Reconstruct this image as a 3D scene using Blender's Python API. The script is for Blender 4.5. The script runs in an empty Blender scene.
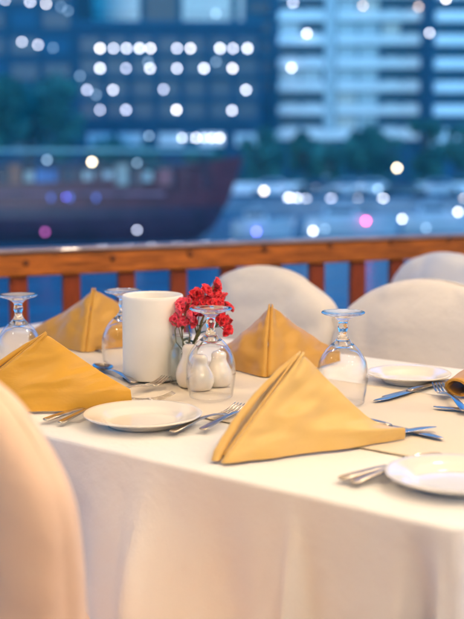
import bpy, math, random
from mathutils import Vector, Matrix, noise
R = math.radians
random.seed(7)
S = bpy.context.scene
COL = S.collection

# ------------------------------------------------------------------ camera
EYE = 1.21                      # eye height above the deck
FPX = 1150.0                    # focal length in photo pixels (photo is 464 wide)
PITCH = math.atan(154.5 / FPX)
cam_d = bpy.data.cameras.new('camera')
cam = bpy.data.objects.new('camera', cam_d); COL.objects.link(cam)
cam.location = (0, 0, EYE)
cam.rotation_euler = (math.pi / 2 - PITCH, 0, 0)
cam_d.sensor_fit = 'HORIZONTAL'; cam_d.sensor_width = 36
cam_d.lens = FPX / 464 * 36
cam_d.clip_start = 0.05; cam_d.clip_end = 3000
cam_d.dof.use_dof = True
cam_d.dof.focus_distance = 2.06
cam_d.dof.aperture_fstop = 3.95
S.camera = cam

# ------------------------------------------------------------------ sky
w = bpy.data.worlds.new('World'); S.world = w; w.use_nodes = True
nt = w.node_tree; bg = nt.nodes['Background']
sky = nt.nodes.new('ShaderNodeTexSky'); sky.sky_type = 'NISHITA'; sky.sun_disc = False
SUN_EL, SUN_ROT = 9.0, 187.0
sky.sun_elevation = R(SUN_EL); sky.sun_rotation = R(SUN_ROT)
sky.ozone_density = 6.0; sky.dust_density = 0.4; sky.air_density = 1.0
tint = nt.nodes.new('ShaderNodeMix'); tint.data_type = 'RGBA'; tint.blend_type = 'MULTIPLY'
tint.inputs[0].default_value = 1.0
tint.inputs[7].default_value = (0.10, 1.42, 1.90, 1)      # camera balanced for the warm lamps: dusk reads blue
nt.links.new(sky.outputs[0], tint.inputs[6]); nt.links.new(tint.outputs[2], bg.inputs[0])
bg.inputs[1].default_value = 0.118
# ------------------------------------------------------------------ sun: last weak afterglow
sd = bpy.data.lights.new('sun', 'SUN'); sd.energy = 0.48; sd.angle = R(12); sd.color = (1.0, 0.95, 0.92)
sun = bpy.data.objects.new('sun', sd); COL.objects.link(sun)
sun.rotation_euler = (R(90 - SUN_EL), 0, R(180 - SUN_ROT))
HAZE = 0.0008                   # density of the dusk air
LAMP = 86.0                     # radiance of the deck lamps
# ------------------------------------------------------------------ exposure
S.view_settings.view_transform = 'Standard'; S.view_settings.look = 'None'
S.view_settings.exposure = 1.6; S.view_settings.gamma = 1.0
S.view_settings.use_curve_mapping = False
S.render.engine = 'CYCLES'
cy = S.cycles
cy.max_bounces = 16; cy.transmission_bounces = 16; cy.glossy_bounces = 6; cy.diffuse_bounces = 4
cy.transparent_max_bounces = 16
cy.caustics_refractive = True; cy.caustics_reflective = False
cy.sample_clamp_indirect = 4.0; cy.blur_glossy = 0.5
cy.use_denoising = True; cy.denoiser = 'OPENIMAGEDENOISE'
cy.denoising_input_passes = 'RGB_ALBEDO_NORMAL'
cy.use_adaptive_sampling = False

# ------------------------------------------------------------------ helpers
CP, SP = math.cos(PITCH), math.sin(PITCH)
def ray(px, py):
    u, v = (px - 232) / FPX, (309.5 - py) / FPX
    return Vector((u, CP + v * SP, -SP + v * CP))
def on_z(px, py, z):
    d = ray(px, py); k = (z - EYE) / d.z
    return Vector((0, 0, EYE)) + d * k
def on_y(px, py, y):
    d = ray(px, py); k = y / d.y
    return Vector((0, 0, EYE)) + d * k
TZ = 0.762                      # top of the cloth
def T(px, py, dz=0.0):
    p = on_z(px, py, TZ); p.z += dz; return p

def mat(name, col, rough=0.6, metal=0.0, spec=0.5, trans=0.0, ior=1.45, emit=None, es=0.0,
        noise_scale=None, noise_amt=0.15, bump=None, sheen=0.0, sss=0.0, sub_col=None, coat=0.0, stretch=None, aniso=0):
    m = bpy.data.materials.new(name); m.use_nodes = True
    n = m.node_tree.nodes; l = m.node_tree.links; b = n['Principled BSDF']
    b.inputs['Base Color'].default_value = (*col, 1)
    b.inputs['Roughness'].default_value = rough; b.inputs['Metallic'].default_value = metal
    b.inputs['Specular IOR Level'].default_value = spec; b.inputs['IOR'].default_value = ior
    b.inputs['Transmission Weight'].default_value = trans
    b.inputs['Sheen Weight'].default_value = sheen; b.inputs['Coat Weight'].default_value = coat
    b.inputs['Subsurface Weight'].default_value = sss
    if sss:
        b.inputs['Subsurface Radius'].default_value = (1, .6, .35); b.inputs['Subsurface Scale'].default_value = 0.006
    if emit:
        b.inputs['Emission Color'].default_value = (*emit, 1); b.inputs['Emission Strength'].default_value = es
    tc = n.new('ShaderNodeTexCoord'); src = tc.outputs['Object']
    if stretch:
        mp = n.new('ShaderNodeMapping'); mp.inputs['Scale'].default_value = stretch
        l.new(src, mp.inputs[0]); src = mp.outputs[0]
    if noise_scale:
        nz = n.new('ShaderNodeTexNoise'); nz.inputs['Scale'].default_value = noise_scale
        nz.inputs['Detail'].default_value = 6; l.new(src, nz.inputs['Vector'])
        mr = n.new('ShaderNodeMapRange'); mr.inputs[1].default_value = .3; mr.inputs[2].default_value = .7
        mr.inputs[3].default_value = 1 - noise_amt; mr.inputs[4].default_value = 1 + noise_amt
        l.new(nz.outputs[0], mr.inputs[0])
        mx = n.new('ShaderNodeMix'); mx.data_type = 'RGBA'; mx.blend_type = 'MULTIPLY'; mx.inputs[0].default_value = 1
        mx.inputs[6].default_value = (*col, 1); l.new(mr.outputs[0], mx.inputs[7]); l.new(mx.outputs[2], b.inputs['Base Color'])
    prev = None
    for (sc, strength, dist) in (bump or []):
        nb = n.new('ShaderNodeTexNoise'); nb.inputs['Scale'].default_value = sc; nb.inputs['Detail'].default_value = 4
        l.new(src, nb.inputs['Vector'])
        bp = n.new('ShaderNodeBump'); bp.inputs['Strength'].default_value = strength; bp.inputs['Distance'].default_value = dist
        l.new(nb.outputs[0], bp.inputs['Height'])
        if prev: l.new(prev.outputs[0], bp.inputs['Normal'])
        prev = bp
    if prev: l.new(prev.outputs[0], b.inputs['Normal'])
    return m

def weave(m, scale=900.0, strength=0.12):
    """a fine woven thread bump added before the material's other bumps"""
    n = m.node_tree.nodes; l = m.node_tree.links; b = n['Principled BSDF']
    tc = n.new('ShaderNodeTexCoord'); outs = []
    for d in ('X', 'Y', 'Z'):
        wv = n.new('ShaderNodeTexWave'); wv.bands_direction = d; wv.inputs['Scale'].default_value = scale / 6.28
        l.new(tc.outputs['Object'], wv.inputs['Vector']); outs.append(wv.outputs[0])
    a = n.new('ShaderNodeMath'); a.operation = 'MULTIPLY'; l.new(outs[0], a.inputs[0]); l.new(outs[1], a.inputs[1])
    a2 = n.new('ShaderNodeMath'); a2.operation = 'ADD'; l.new(a.outputs[0], a2.inputs[0]); l.new(outs[2], a2.inputs[1])
    bp = n.new('ShaderNodeBump'); bp.inputs['Strength'].default_value = strength; bp.inputs['Distance'].default_value = 0.0005
    l.new(a2.outputs[0], bp.inputs['Height'])
    old = b.inputs['Normal'].links
    if old: l.new(old[0].from_socket, bp.inputs['Normal'])
    l.new(bp.outputs[0], b.inputs['Normal'])
    return m

M = {}
M['cloth'] = weave(mat('white_tablecloth', (.88, .865, .85), .85, spec=.2, sheen=.15, bump=[(5, .5, .014), (20, .45, .006), (260, .3, .0012)]), 720, .25)
M['runner'] = weave(mat('beige_runner', (.76, .66, .52), .8, spec=.2, sheen=.2, bump=[(7, .3, .004), (40, .2, .002)]), 1500, .1)
M['chair'] = weave(mat('chair_cover_fabric', (.72, .67, .63), .85, spec=.2, sheen=.15, bump=[(4, .6, .03), (14, .5, .008)]), 800, .2)
M['chair_warm_lit'] = weave(mat('warm_lit_chair_cover_fabric', (.86, .61, .44), .85, spec=.2, sheen=.15, bump=[(4, .6, .03), (14, .5, .008)]), 800, .2)  # warm lamp light on the near chair is put into this colour
M['chair_sky_lit'] = weave(mat('sky_lit_chair_cover_fabric', (.74, .74, .76), .8, spec=.2, sheen=.15, bump=[(5, .6, .02), (16, .5, .008)]), 1100, .1)  # blue sky light on the furthest chair is put into this colour
M['gold'] = weave(mat('shaded_gold_napkin', (.52, .27, .04), .42, spec=.4, sheen=.15, noise_scale=9, noise_amt=.05, bump=[(9, .14, .004), (60, .2, .0010)]), 1150, .16)  # darker gold: shade on the napkins further back put into the colour
M['gold_deep'] = weave(mat('mustard_napkin', (.66, .34, .03), .33, spec=.5, sheen=.3, noise_scale=9, noise_amt=.05, bump=[(8, .2, .004), (60, .2, .0010)]), 1150, .16)
M['gold_lamplit'] = weave(mat('lamplit_gold_napkin', (.70, .45, .13), .33, spec=.5, sheen=.4, noise_scale=9, noise_amt=.05, bump=[(9, .14, .004), (60, .2, .0010)]), 1150, .16)  # paler gold: lamp light on the front napkin put into the colour
M['china'] = mat('glazed_china', (.84, .80, .74), .12, spec=.5, coat=.3, bump=[(30, .03, .001)])
M['ceramic'] = mat('cream_ceramic', (.83, .77, .68), .16, spec=.5, sss=.1, coat=.4)
M['pot'] = mat('matt_white_ceramic', (.90, .87, .82), .45, spec=.4, noise_scale=20, noise_amt=.02, bump=[(60, .05, .001)])
M['steel'] = mat('polished_steel', (.60, .53, .45), .26, metal=1, bump=[(90, .06, .0005)])
M['dark'] = mat('dark_hole', (.02, .02, .02), .9)
M['thin_glass'] = mat('thin_clear_glass', (1, 1, 1), 0.0)
_t = M['thin_glass'].node_tree; _n = _t.nodes; _n.remove(_n['Principled BSDF'])
_tr = _n.new('ShaderNodeBsdfTransparent'); _tr.inputs[0].default_value = (.996, .997, .998, 1)
_gl = _n.new('ShaderNodeBsdfGlossy'); _gl.inputs['Roughness'].default_value = .02
_lw = _n.new('ShaderNodeLayerWeight'); _lw.inputs[0].default_value = .5
_pw = _n.new('ShaderNodeMath'); _pw.operation = 'POWER'; _pw.inputs[1].default_value = 2.7; _t.links.new(_lw.outputs['Facing'], _pw.inputs[0])
_fr = _n.new('ShaderNodeMath'); _fr.operation = 'MULTIPLY_ADD'; _fr.inputs[1].default_value = .9; _fr.inputs[2].default_value = .014; _t.links.new(_pw.outputs[0], _fr.inputs[0])
_mx = _n.new('ShaderNodeMixShader'); _t.links.new(_fr.outputs[0], _mx.inputs[0]); _t.links.new(_tr.outputs[0], _mx.inputs[1]); _t.links.new(_gl.outputs[0], _mx.inputs[2])
_t.links.new(_mx.outputs[0], _n['Material Output'].inputs[0])
M['jar_glass'] = M['thin_glass'].copy(); M['jar_glass'].name = 'jar_glass'
for _q in M['jar_glass'].node_tree.nodes:
    if _q.type == 'MATH' and _q.operation == 'MULTIPLY_ADD': _q.inputs[1].default_value = .9; _q.inputs[2].default_value = .05
    if _q.type == 'BSDF_TRANSPARENT': _q.inputs[0].default_value = (.93, .955, .945, 1)
M['glass'] = mat('clear_glass', (1, 1, 1), 0.0, trans=1, ior=1.48, spec=.5)
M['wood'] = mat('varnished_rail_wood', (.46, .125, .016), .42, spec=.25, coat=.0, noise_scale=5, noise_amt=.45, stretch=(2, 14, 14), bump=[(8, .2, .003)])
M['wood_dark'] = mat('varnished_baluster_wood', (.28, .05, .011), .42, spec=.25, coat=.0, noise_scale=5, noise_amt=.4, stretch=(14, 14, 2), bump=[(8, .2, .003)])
M['deck'] = mat('deck_planks', (.34, .19, .11), .5, noise_scale=3, noise_amt=.4, stretch=(12, 1, 1))
M['bolt'] = mat('dark_bolt', (.22, .06, .012), .6, metal=.2)
M['petal'] = mat('red_petal', (.74, .010, .028), .5, sheen=.3, sss=.25, noise_scale=160, noise_amt=.6)
M['petal2'] = mat('pink_red_petal', (.88, .05, .12), .5, sheen=.3, sss=.25, noise_scale=160, noise_amt=.3)
M['stem'] = mat('brown_green_stem', (.17, .15, .06), .7, noise_scale=80, noise_amt=.4)
M['leaf'] = mat('dark_green_leaf', (.05, .11, .04), .5, noise_scale=60, noise_amt=.3)
M['canvas'] = mat('added_awning_canvas', (.62, .57, .5), .9, noise_scale=4, noise_amt=.08)
M['lamp'] = mat('lamp_glass', (.9, .85, .8), .4, emit=(1.0, .80, .56), es=LAMP)
M['lamp_cap'] = mat('lamp_brass', (.4, .3, .15), .35, metal=1)

def obj(name, verts, faces, m=None, parent=None, smooth=True, loc=None, rot=None):
    me = bpy.data.meshes.new(name); me.from_pydata([tuple(v) for v in verts], [], faces); me.update()
    if smooth: me.polygons.foreach_set('use_smooth', [True] * len(me.polygons))
    if m: me.materials.append(m)
    o = bpy.data.objects.new(name, me); COL.objects.link(o)
    if parent: o.parent = parent
    if loc is not None: o.location = loc
    if rot is not None: o.rotation_euler = rot
    return o
def tag(o, label=None, cat=None, group=None, kind=None):
    if label: o['label'] = label
    if cat: o['category'] = cat
    if group: o['group'] = group
    if kind: o['kind'] = kind
    return o
def empty(name, loc=(0, 0, 0), rz=0.0):
    o = bpy.data.objects.new(name, None); COL.objects.link(o); o.location = loc; o.rotation_euler = (0, 0, rz)
    o.empty_display_size = .05; return o
def mod(o, kind, **k):
    md = o.modifiers.new(kind.lower(), kind)
    for a, b in k.items(): setattr(md, a, b)
    return o
def copy_tree(o, parent=None):
    c = o.copy(); COL.objects.link(c); c.parent = parent
    for ch in list(o.children): copy_tree(ch, c)
    return c

class MB:
    """collects shapes into one mesh"""
    def __init__(s): s.v = []; s.f = []
    def add(s, v, f):
        k = len(s.v); s.v += [Vector(a) for a in v]; s.f += [tuple(i + k for i in q) for q in f]; return s
    def box(s, x0, y0, z0, x1, y1, z1, mtx=None):
        v = [Vector((x, y, z)) for x in (x0, x1) for y in (y0, y1) for z in (z0, z1)]
        if mtx: v = [mtx @ p for p in v]
        return s.add(v, [(0, 1, 3, 2), (4, 6, 7, 5), (0, 4, 5, 1), (2, 3, 7, 6), (0, 2, 6, 4), (1, 5, 7, 3)])
    def lathe(s, prof, n=48, c=(0, 0, 0), close=False):
        v = []; f = []; c = Vector(c); m = len(prof)
        for (r, z) in prof:
            for i in range(n):
                a = 2 * math.pi * i / n; v.append(c + Vector((r * math.cos(a), r * math.sin(a), z)))
        rng = range(m) if close else range(m - 1)
        for j in rng:
            j2 = (j + 1) % m
            for i in range(n):
                i2 = (i + 1) % n; f.append((j * n + i, j * n + i2, j2 * n + i2, j2 * n + i))
        return s.add(v, f)
    def tube(s, pts, rad, n=8):
        pts = [Vector(p) for p in pts]; v = []; f = []
        if not isinstance(rad, (list, tuple)): rad = [rad] * len(pts)
        for i, p in enumerate(pts):
            t = (pts[min(i + 1, len(pts) - 1)] - pts[max(i - 1, 0)]).normalized()
            a = t.orthogonal().normalized() if abs(t.z) > .9 else t.cross(Vector((0, 0, 1))).normalized()
            b = t.cross(a)
            for k in range(n):
                q = 2 * math.pi * k / n; v.append(p + (a * math.cos(q) + b * math.sin(q)) * rad[i])
        for i in range(len(pts) - 1):
            for k in range(n):
                k2 = (k + 1) % n; f.append((i * n + k, i * n + k2, (i + 1) * n + k2, (i + 1) * n + k))
        f.append(tuple(range(n - 1, -1, -1))); f.append(tuple((len(pts) - 1) * n + k for k in range(n)))
        return s.add(v, f)
    def ball(s, c, rx, ry=None, rz=None, n=10):
        ry = ry or rx; rz = rz or rx; c = Vector(c); v = []; f = []; m = n
        for j in range(m + 1):
            ph = math.pi * j / m - math.pi / 2
            for i in range(2 * n):
                a = math.pi * i / n
                v.append(c + Vector((rx * math.cos(ph) * math.cos(a), ry * math.cos(ph) * math.sin(a), rz * math.sin(ph))))
        for j in range(m):
            for i in range(2 * n):
                i2 = (i + 1) % (2 * n); f.append((j * 2 * n + i, j * 2 * n + i2, (j + 1) * 2 * n + i2, (j + 1) * 2 * n + i))
        return s.add(v, f)
    def build(s, name, m, parent=None, smooth=False, loc=None, rot=None):
        return obj(name, s.v, s.f, m, parent, smooth, loc, rot)

def grid_faces(nu, nv, cu=False):
    f = []
    for j in range(nv - 1):
        for i in range(nu if cu else nu - 1):
            i2 = (i + 1) % nu; f.append((j * nu + i, j * nu + i2, (j + 1) * nu + i2, (j + 1) * nu + i))
    return f
def smoothstep(a, b, x):
    t = max(0, min(1, (x - a) / (b - a))); return t * t * (3 - 2 * t)

# ================================================================== the boat deck we sit on
A0 = T(58, 438); A1 = T(460, 530)
A0.z = A1.z = 0
tdir = (A1 - A0).normalized(); ndir = Vector((-tdir.y, tdir.x, 0))          # along the table edge / away from the camera
TANG = math.atan2(tdir.y, tdir.x)
def tn(t, n, z=0.0): return A0 + tdir * t + ndir * n + Vector((0, 0, z))
def to_tn(p): q = Vector((p.x, p.y, 0)) - A0; return q.dot(tdir), q.dot(ndir)

# railing line
RL = on_z(0, 249.5, .91); RR = on_z(464, 233.5, .91); RL.z = RR.z = 0
rdir = (RR - RL).normalized(); RANG = math.atan2(rdir.y, rdir.x)

deck = MB()
dm = Matrix.Translation(RL) @ Matrix.Rotation(RANG, 4, 'Z')
for k in range(34):
    y1 = .12 - k * .2
    deck.box(-6, y1 - .196, -.05, 9, y1, 0, dm)
tag(deck.build('deck_floor', M['deck']), kind='structure')
hull = MB().box(-6, .122, -3.2, 9, .3, .04, dm)
tag(hull.build('boat_hull_side', M['wood_dark']), kind='structure')

rail = tag(empty('railing', RL, RANG), 'varnished orange wooden railing running behind the dining table', 'railing')
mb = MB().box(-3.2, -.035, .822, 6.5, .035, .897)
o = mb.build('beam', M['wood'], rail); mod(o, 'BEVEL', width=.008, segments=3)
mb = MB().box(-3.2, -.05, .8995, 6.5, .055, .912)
o = mb.build('top_rail', mat('sky_lit_rail_top', (.38, .27, .26), .3, coat=.3, noise_scale=6, noise_amt=.3, stretch=(2, 14, 14)), rail); mod(o, 'BEVEL', width=.005, segments=2)  # lilac highlight along the cap is put into its colour
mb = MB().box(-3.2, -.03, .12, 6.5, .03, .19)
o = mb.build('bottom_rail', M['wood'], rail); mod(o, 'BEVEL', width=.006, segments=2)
bx = []
def rail_u(px, py):                 # where the sight line through a pixel meets the railing's upright plane
    d = ray(px, py); nrm = Vector((-rdir.y, rdir.x, 0))
    k = (RL - Vector((0, 0, EYE))).dot(nrm) / d.dot(nrm)
    p = Vector((0, 0, EYE)) + d * k
    return (p - RL).dot(rdir), p.z
for px in (18, 71, 126, 178, 228, 273, 316, 357, 396, 433): bx.append(rail_u(px, 285)[0])
step = (bx[-1] - bx[0]) / 9
for k in range(1, 9): bx.append(bx[0] - step * k)
for k in range(1, 14): bx.append(bx[9] + step * k)
bal0 = None
for u in bx:
    if bal0 is None:
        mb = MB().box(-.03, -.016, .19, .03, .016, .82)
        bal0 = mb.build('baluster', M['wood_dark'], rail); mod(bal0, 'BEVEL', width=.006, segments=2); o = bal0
    else:
        o = bal0.copy(); COL.objects.link(o); o.parent = rail
    o.location = (u, 0, 0)
bolt0 = None
for px, py in ((23, 262), (109, 257), (186, 253), (260, 248), (325, 245), (386, 242), (443, 239)):
    u, z = rail_u(px, py)
    if bolt0 is None:
        mb = MB().lathe([(0, 0), (.011, 0), (.011, .003), (.008, .006), (0, .006)], 16)
        bolt0 = mb.build('bolt', M['bolt'], rail, True); o = bolt0
    else:
        o = bolt0.copy(); COL.objects.link(o); o.parent = rail
    o.rotation_euler = (R(90), 0, 0); o.location = (u, -.036, z)

# unseen canvas added over the deck to block sky light, with its lamps
aw = MB()
nu, nv = 40, 40; v = []
for j in range(nv):
    for i in range(nu):
        x = -5 + 10 * i / (nu - 1); y = -3.4 + 8.4 * j / (nv - 1)
        v.append((x, y, 2.62 + .05 * math.cos(x * 2.2) - .02 * y))
o = obj('added_awning', v, grid_faces(nu, nv), M['canvas']); mod(o, 'SOLIDIFY', thickness=.01)
tag(o, 'unseen pale canvas added over the deck to block sky light', 'added_awning')
awo = o
for (u, yy) in ((-1.3, 0), (3.4, 0)):
    q = RL + rdir * u; MB().box(q.x - .04, q.y - .16, 0, q.x + .04, q.y - .08, 2.5).build('post', M['wood_dark'], awo)  # posts added out of view to carry the added canvas
added_boards = MB()  # unseen board wall added behind the camera to block sky and sun
for k in range(50): added_boards.box(-5 + k * .2, -3.6, 0, -4.804 + k * .2, -3.5, 2.7)
tag(added_boards.build('added_wall', mat('added_wall_boards', (.55, .43, .33), .5, noise_scale=3, noise_amt=.3, stretch=(8, 8, 1))), 'unseen board wall added behind the dining deck to block sky and sun', 'added wall', kind='structure')
lamp0 = None
for k, (x, y) in enumerate(((.45, .2), (1.15, .35), (1.9, .6), (.95, 1.25), (1.7, 1.5), (.75, 2.5), (1.5, 2.5), (.9, -.8), (-.3, -1.3), (.5, -1.9), (-1.1, .9), (-1.0, 2.4))):
    if lamp0 is None:
        lamp0 = empty('ceiling_lamp', (0, 0, 0))
        MB().lathe([(0, .0), (.02, 0), (.022, .03), (.05, .05), (.05, .055), (0, .055)], 24).build('cap', M['lamp_cap'], lamp0, True)
        MB().tube([(0, 0, .05), (0, 0, .26)], .004).build('cord', M['dark'], lamp0)
        MB().ball((0, 0, -.045), .048, n=12).build('bulb', M['lamp'], lamp0, True)
        c = lamp0
    else: c = copy_tree(lamp0)
    c.location = (x, y, 2.33)
    tag(c, 'warm globe lamp hanging under the added canvas above the deck', 'lamp', 'globe lamps under the awning')

# ================================================================== table
T0, T1, W = -1.0, (A1 - A0).length, .95
tab = tag(empty('dining_table', tn((T0 + T1) / 2, W / 2), TANG), 'long dining table laid for dinner beside the wooden railing', 'table')
hl, hw = (T1 - T0) / 2, W / 2
MB().box(-hl + .02, -hw + .02, .715, hl - .02, hw - .02, .752).build('tabletop', M['wood'], tab)
for sx in (-1, 1):
    for sy in (-1, 1):
        x, y = sx * (hl - .1), sy * (hw - .1)
        MB().box(x - .03, y - .03, 0, x + .03, y + .03, .715).build('leg', M['wood_dark'], tab)

def perim(k, n, hl, hw, r):
    """point and outward normal at fraction k along a rounded rectangle"""
    seg = [2 * (hw - r), math.pi * r / 2, 2 * (hl - r), math.pi * r / 2] * 2
    tot = sum(seg); s = (k / n) * tot; x, y, a = hl, -(hw - r), 0.0
    for i, L in enumerate(seg):
        if s <= L or i == 7:
            if i % 2 == 0: return Vector((x + math.cos(a + math.pi / 2) * s, y + math.sin(a + math.pi / 2) * s, 0)), Vector((math.cos(a), math.sin(a), 0)), 0.0
            q = a + s / r; cx, cyy = x - math.cos(a) * r, y - math.sin(a) * r
            return Vector((cx + math.cos(q) * r, cyy + math.sin(q) * r, 0)), Vector((math.cos(q), math.sin(q), 0)), math.sin(math.pi * s / (math.pi * r / 2))
        s -= L
        if i % 2 == 0: x += math.cos(a + math.pi / 2) * L; y += math.sin(a + math.pi / 2) * L
        else:
            cx, cyy = x - math.cos(a) * r, y - math.sin(a) * r; a += math.pi / 2
            x, y = cx + math.cos(a) * r, cyy + math.sin(a) * r
NP = 1500; vs = []; rows = []
prof = [(.0, .0)] + [(-.012 * (1 - math.sin(R(q))) , -.012 * (1 - math.cos(R(q)))) for q in (0, 18, 36, 54, 72, 90)]
# inner top rings, then the rounded edge, then the hanging skirt
for sc in (.0, .25, .5, .75, .92): rows.append(('in', sc))
for q in (0, 15, 30, 45, 60, 75, 90): rows.append(('edge', q))
for k in range(1, 32): rows.append(('skirt', k / 31))
for kind, a in rows:
    for i in range(NP):
        p, nrm, cn = perim(i, NP, hl, hw, .018)
        if kind == 'in':
            v = Vector((p.x * a, p.y * a, TZ - .0005))
            v.z += .0016 * noise.noise(Vector((v.x * 5, v.y * 7, 2)))
        elif kind == 'edge':
            rr = .007; v = p - nrm * rr * (1 - math.sin(R(a))); v.z = TZ - rr * (1 - math.cos(R(a)))
            v.z += .0012 * noise.noise(Vector((v.x * 5, v.y * 7, 2)))
        else:
            z = TZ - .007 - a * .62; d = a * .62
            s = i / NP * 2 * (hl + hw) * 2
            fold = .030 * noise.noise(Vector((p.x * 4.2, p.y * 4.2, .3))) + .006 * math.sin(s * 21 + 2 * math.sin(s * 3))
            fold += .010 * noise.noise(Vector((p.x * 13, p.y * 13, 4 + d)))
            flare = .012 + .10 * cn
            # a pressed crease and a few stray folds on the long front side
            if nrm.y < -.9:
                for (cx, amp, wd) in ((.20, .014, .035), (.465, .014, .011), (.49, -.006, .02), (.655, -.024, .02), (.688, .012, .008), (.33, -.008, .05), (-.1, .012, .03)):
                    fold += amp * math.exp(-((p.x + (T0 + T1) / 2 - cx - d * .04) / wd) ** 2) * 1.9
            v = p + nrm * (smoothstep(0, .26, d + .02) * (fold * 1.3 + .01) + flare * d * .6)
            v.z = z - .004 * noise.noise(Vector((p.x * 3, p.y * 3, 9)))
        vs.append(v)
cl = obj('tablecloth', vs, grid_faces(NP, len(rows), True), M['cloth'])
cl.location = tab.location; cl.rotation_euler = tab.rotation_euler
tag(cl, 'cream white tablecloth covering the dining table and hanging to the deck', 'tablecloth')

nu, nv = 160, 40; vs = []
for j in range(nv):
    for i in range(nu):
        t = T0 + .004 + (T1 - T0 - .008) * i / (nu - 1); n = .25 + .42 * j / (nv - 1)
        n += .006 * noise.noise(Vector((t * 4, j * .02, 1)))
        vs.append(tn(t, n, TZ + .0020 + .0010 * noise.noise(Vector((t * 9, n * 9, 3)))))
o = obj('table_runner', vs, grid_faces(nu, nv), M['runner']); mod(o, 'SOLIDIFY', thickness=.0005, offset=1)
tag(o, 'sheer beige table runner lying along the middle of the tablecloth', 'table runner')
TZ2 = TZ + .0035

# ================================================================== chairs in fabric covers
def make_chair(label, m, loc, rz, seed, zt=.93, hwid=.25, arch=.17, lean=.05, flare=.03, crease=.55, cat='chair', group='covered chairs round the table'):
    root = tag(empty('covered_chair', (loc.x, loc.y, 0), rz), label, cat, group)
    N, K = 96, 70; vs = []
    z0 = zt - arch
    for k in range(K):
        q = k / (K - 1)
        z = .02 + (z0 - .02) * min(1, q / .6) if q < .6 else z0 + arch * math.sin((q - .6) / .4 * math.pi / 2)
        e = max(0, (z - z0) / arch); ws = (1 - min(e, .9999) ** 2.1) ** .5
        wx = hwid * ws + .003; wx += (flare * (1 - z / z0) if z < z0 else 0)
        ty = (.045 + .03 * (1 - z / zt)) * (ws ** .55) + .002
        for i in range(N):
            a = 2 * math.pi * i / N; ca, sa = math.cos(a), math.sin(a)
            x = wx * math.copysign(abs(ca) ** .45, ca); y = ty * math.copysign(abs(sa) ** .75, sa)
            d = noise.noise(Vector((x * 5, z * 2.2, seed + (2 if sa > 0 else 0)))) * (.010 + .012 * crease) + crease * (abs(noise.noise(Vector((x * 6 + z * 4, z * 6 - x * 2, seed + 4)))) - .2) * .032 + crease * (abs(noise.noise(Vector((x * 13 - z * 9, z * 8, seed + 6)))) - .2) * .012
            d += noise.noise(Vector((x * 16, z * 4, seed + 9))) * .004
            d += .006 * math.sin(x * 38 + seed) * smoothstep(.6, .0, z)
            p = Vector((x + d * ca, y + d * sa - lean * (z / zt) ** 2, z))
            vs.append(p)
    f = grid_faces(N, K, True); f.append(tuple((K - 1) * N + i for i in range(N)))
    obj('back_cover', vs, f, m, root)
    # piped seam along the arch
    pts = []
    for i in range(41):
        a = math.pi * i / 40; ex = math.cos(a)
        x = hwid * math.copysign(abs(ex) ** .8, ex) ; e = (1 - min(1, abs(x / hwid)) ** 2) ** (1 / 2.1)
        z = z0 + arch * e; pts.append((x * 1.003, -lean * (z / zt) ** 2 + .001, z + .001))
    MB().tube(pts, .0025, 6).build('piping', m, root, True)
    # seat with its skirt, in front of the back
    vs = []; N2 = 120; K2 = 30
    for k in range(K2):
        q = k / (K2 - 1)
        for i in range(N2):
            a = 2 * math.pi * i / N2; ca, sa = math.cos(a), math.sin(a)
            x = math.copysign(abs(ca) ** .35, ca); y = math.copysign(abs(sa) ** .35, sa)
            if q < .25: r = q / .25; z = .485; g = r * .97
            else:
                z = .475 - (q - .25) / .75 * .455; g = 1 + .10 * (q - .25) + .02 * math.sin(a * 18 + seed) * (q - .25)
            vs.append(Vector((x * .235 * g, .25 + y * .215 * g, z)))
    obj('seat_cover', vs, grid_faces(N2, K2, True), m, root)
    return root
nang = TANG        # local +Y = away from the camera across the table
c1 = on_z(256, 268, .915); c2 = on_z(424, 282, .915); c3 = on_z(437, 254, .915)
make_chair('pale fabric covered chair behind the red flowers and the middle napkin', M['chair'], Vector((c1.x, c1.y, 0)), nang + math.pi, 1.0, zt=.915, arch=.19, crease=.6, hwid=.238)
make_chair('greyish fabric covered chair behind the bread plate and clear goblet at the far table edge', M['chair'], Vector((c2.x, c2.y, 0)), nang + math.pi, 4.0, zt=.915, arch=.18, hwid=.265, crease=.5)
make_chair('covered chair with blue sky light put into its colour, furthest off, close against the wooden railing', M['chair_sky_lit'], Vector((c3.x, c3.y, 0)), nang + math.pi * .92, 7.0, zt=.915, arch=.15, hwid=.22, crease=.6)
make_chair('covered chair with warm lamp light put into its colour, nearest the camera, its back in front of the mustard napkin', M['chair_warm_lit'], Vector((-.362, 1.36, 0)), nang, 11.0, zt=.985, arch=.20, hwid=.245, lean=.02, flare=.006, crease=.06)

# ================================================================== china, glass, cutlery
PL = [(0, .004), (.30, .004), (.52, .0045), (.60, .006), (.66, .011), (.74, .0145), (.93, .018), (.985, .0195), (1.0, .0185), (.99, .0165), (.93, .0148),
      (.74, .0105), (.66, .006), (.62, .002), (.60, 0), (.57, 0), (.56, .002), (0, .002)]
def plate(px, py, dia, label):
    r = dia / 2; p = T(px, py, .001)
    if .24 < to_tn(p)[1] < .70: p.z = TZ2 + .001
    o = MB().lathe([(a * r, z) for a, z in PL], 96).build('plate', M['china'], None, True, loc=p)
    return tag(o, label, 'plate', 'white side plates on the table')
plate(143, 424, .2, 'white china plate with two forks along its side, in front of the tall white pot')
plate(408.5, 382, .168, 'small white china plate furthest off, beside the knives below the grey chair')
plate(456, 486, .195, 'large white china plate cut by the frame, nearest the table corner')

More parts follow.
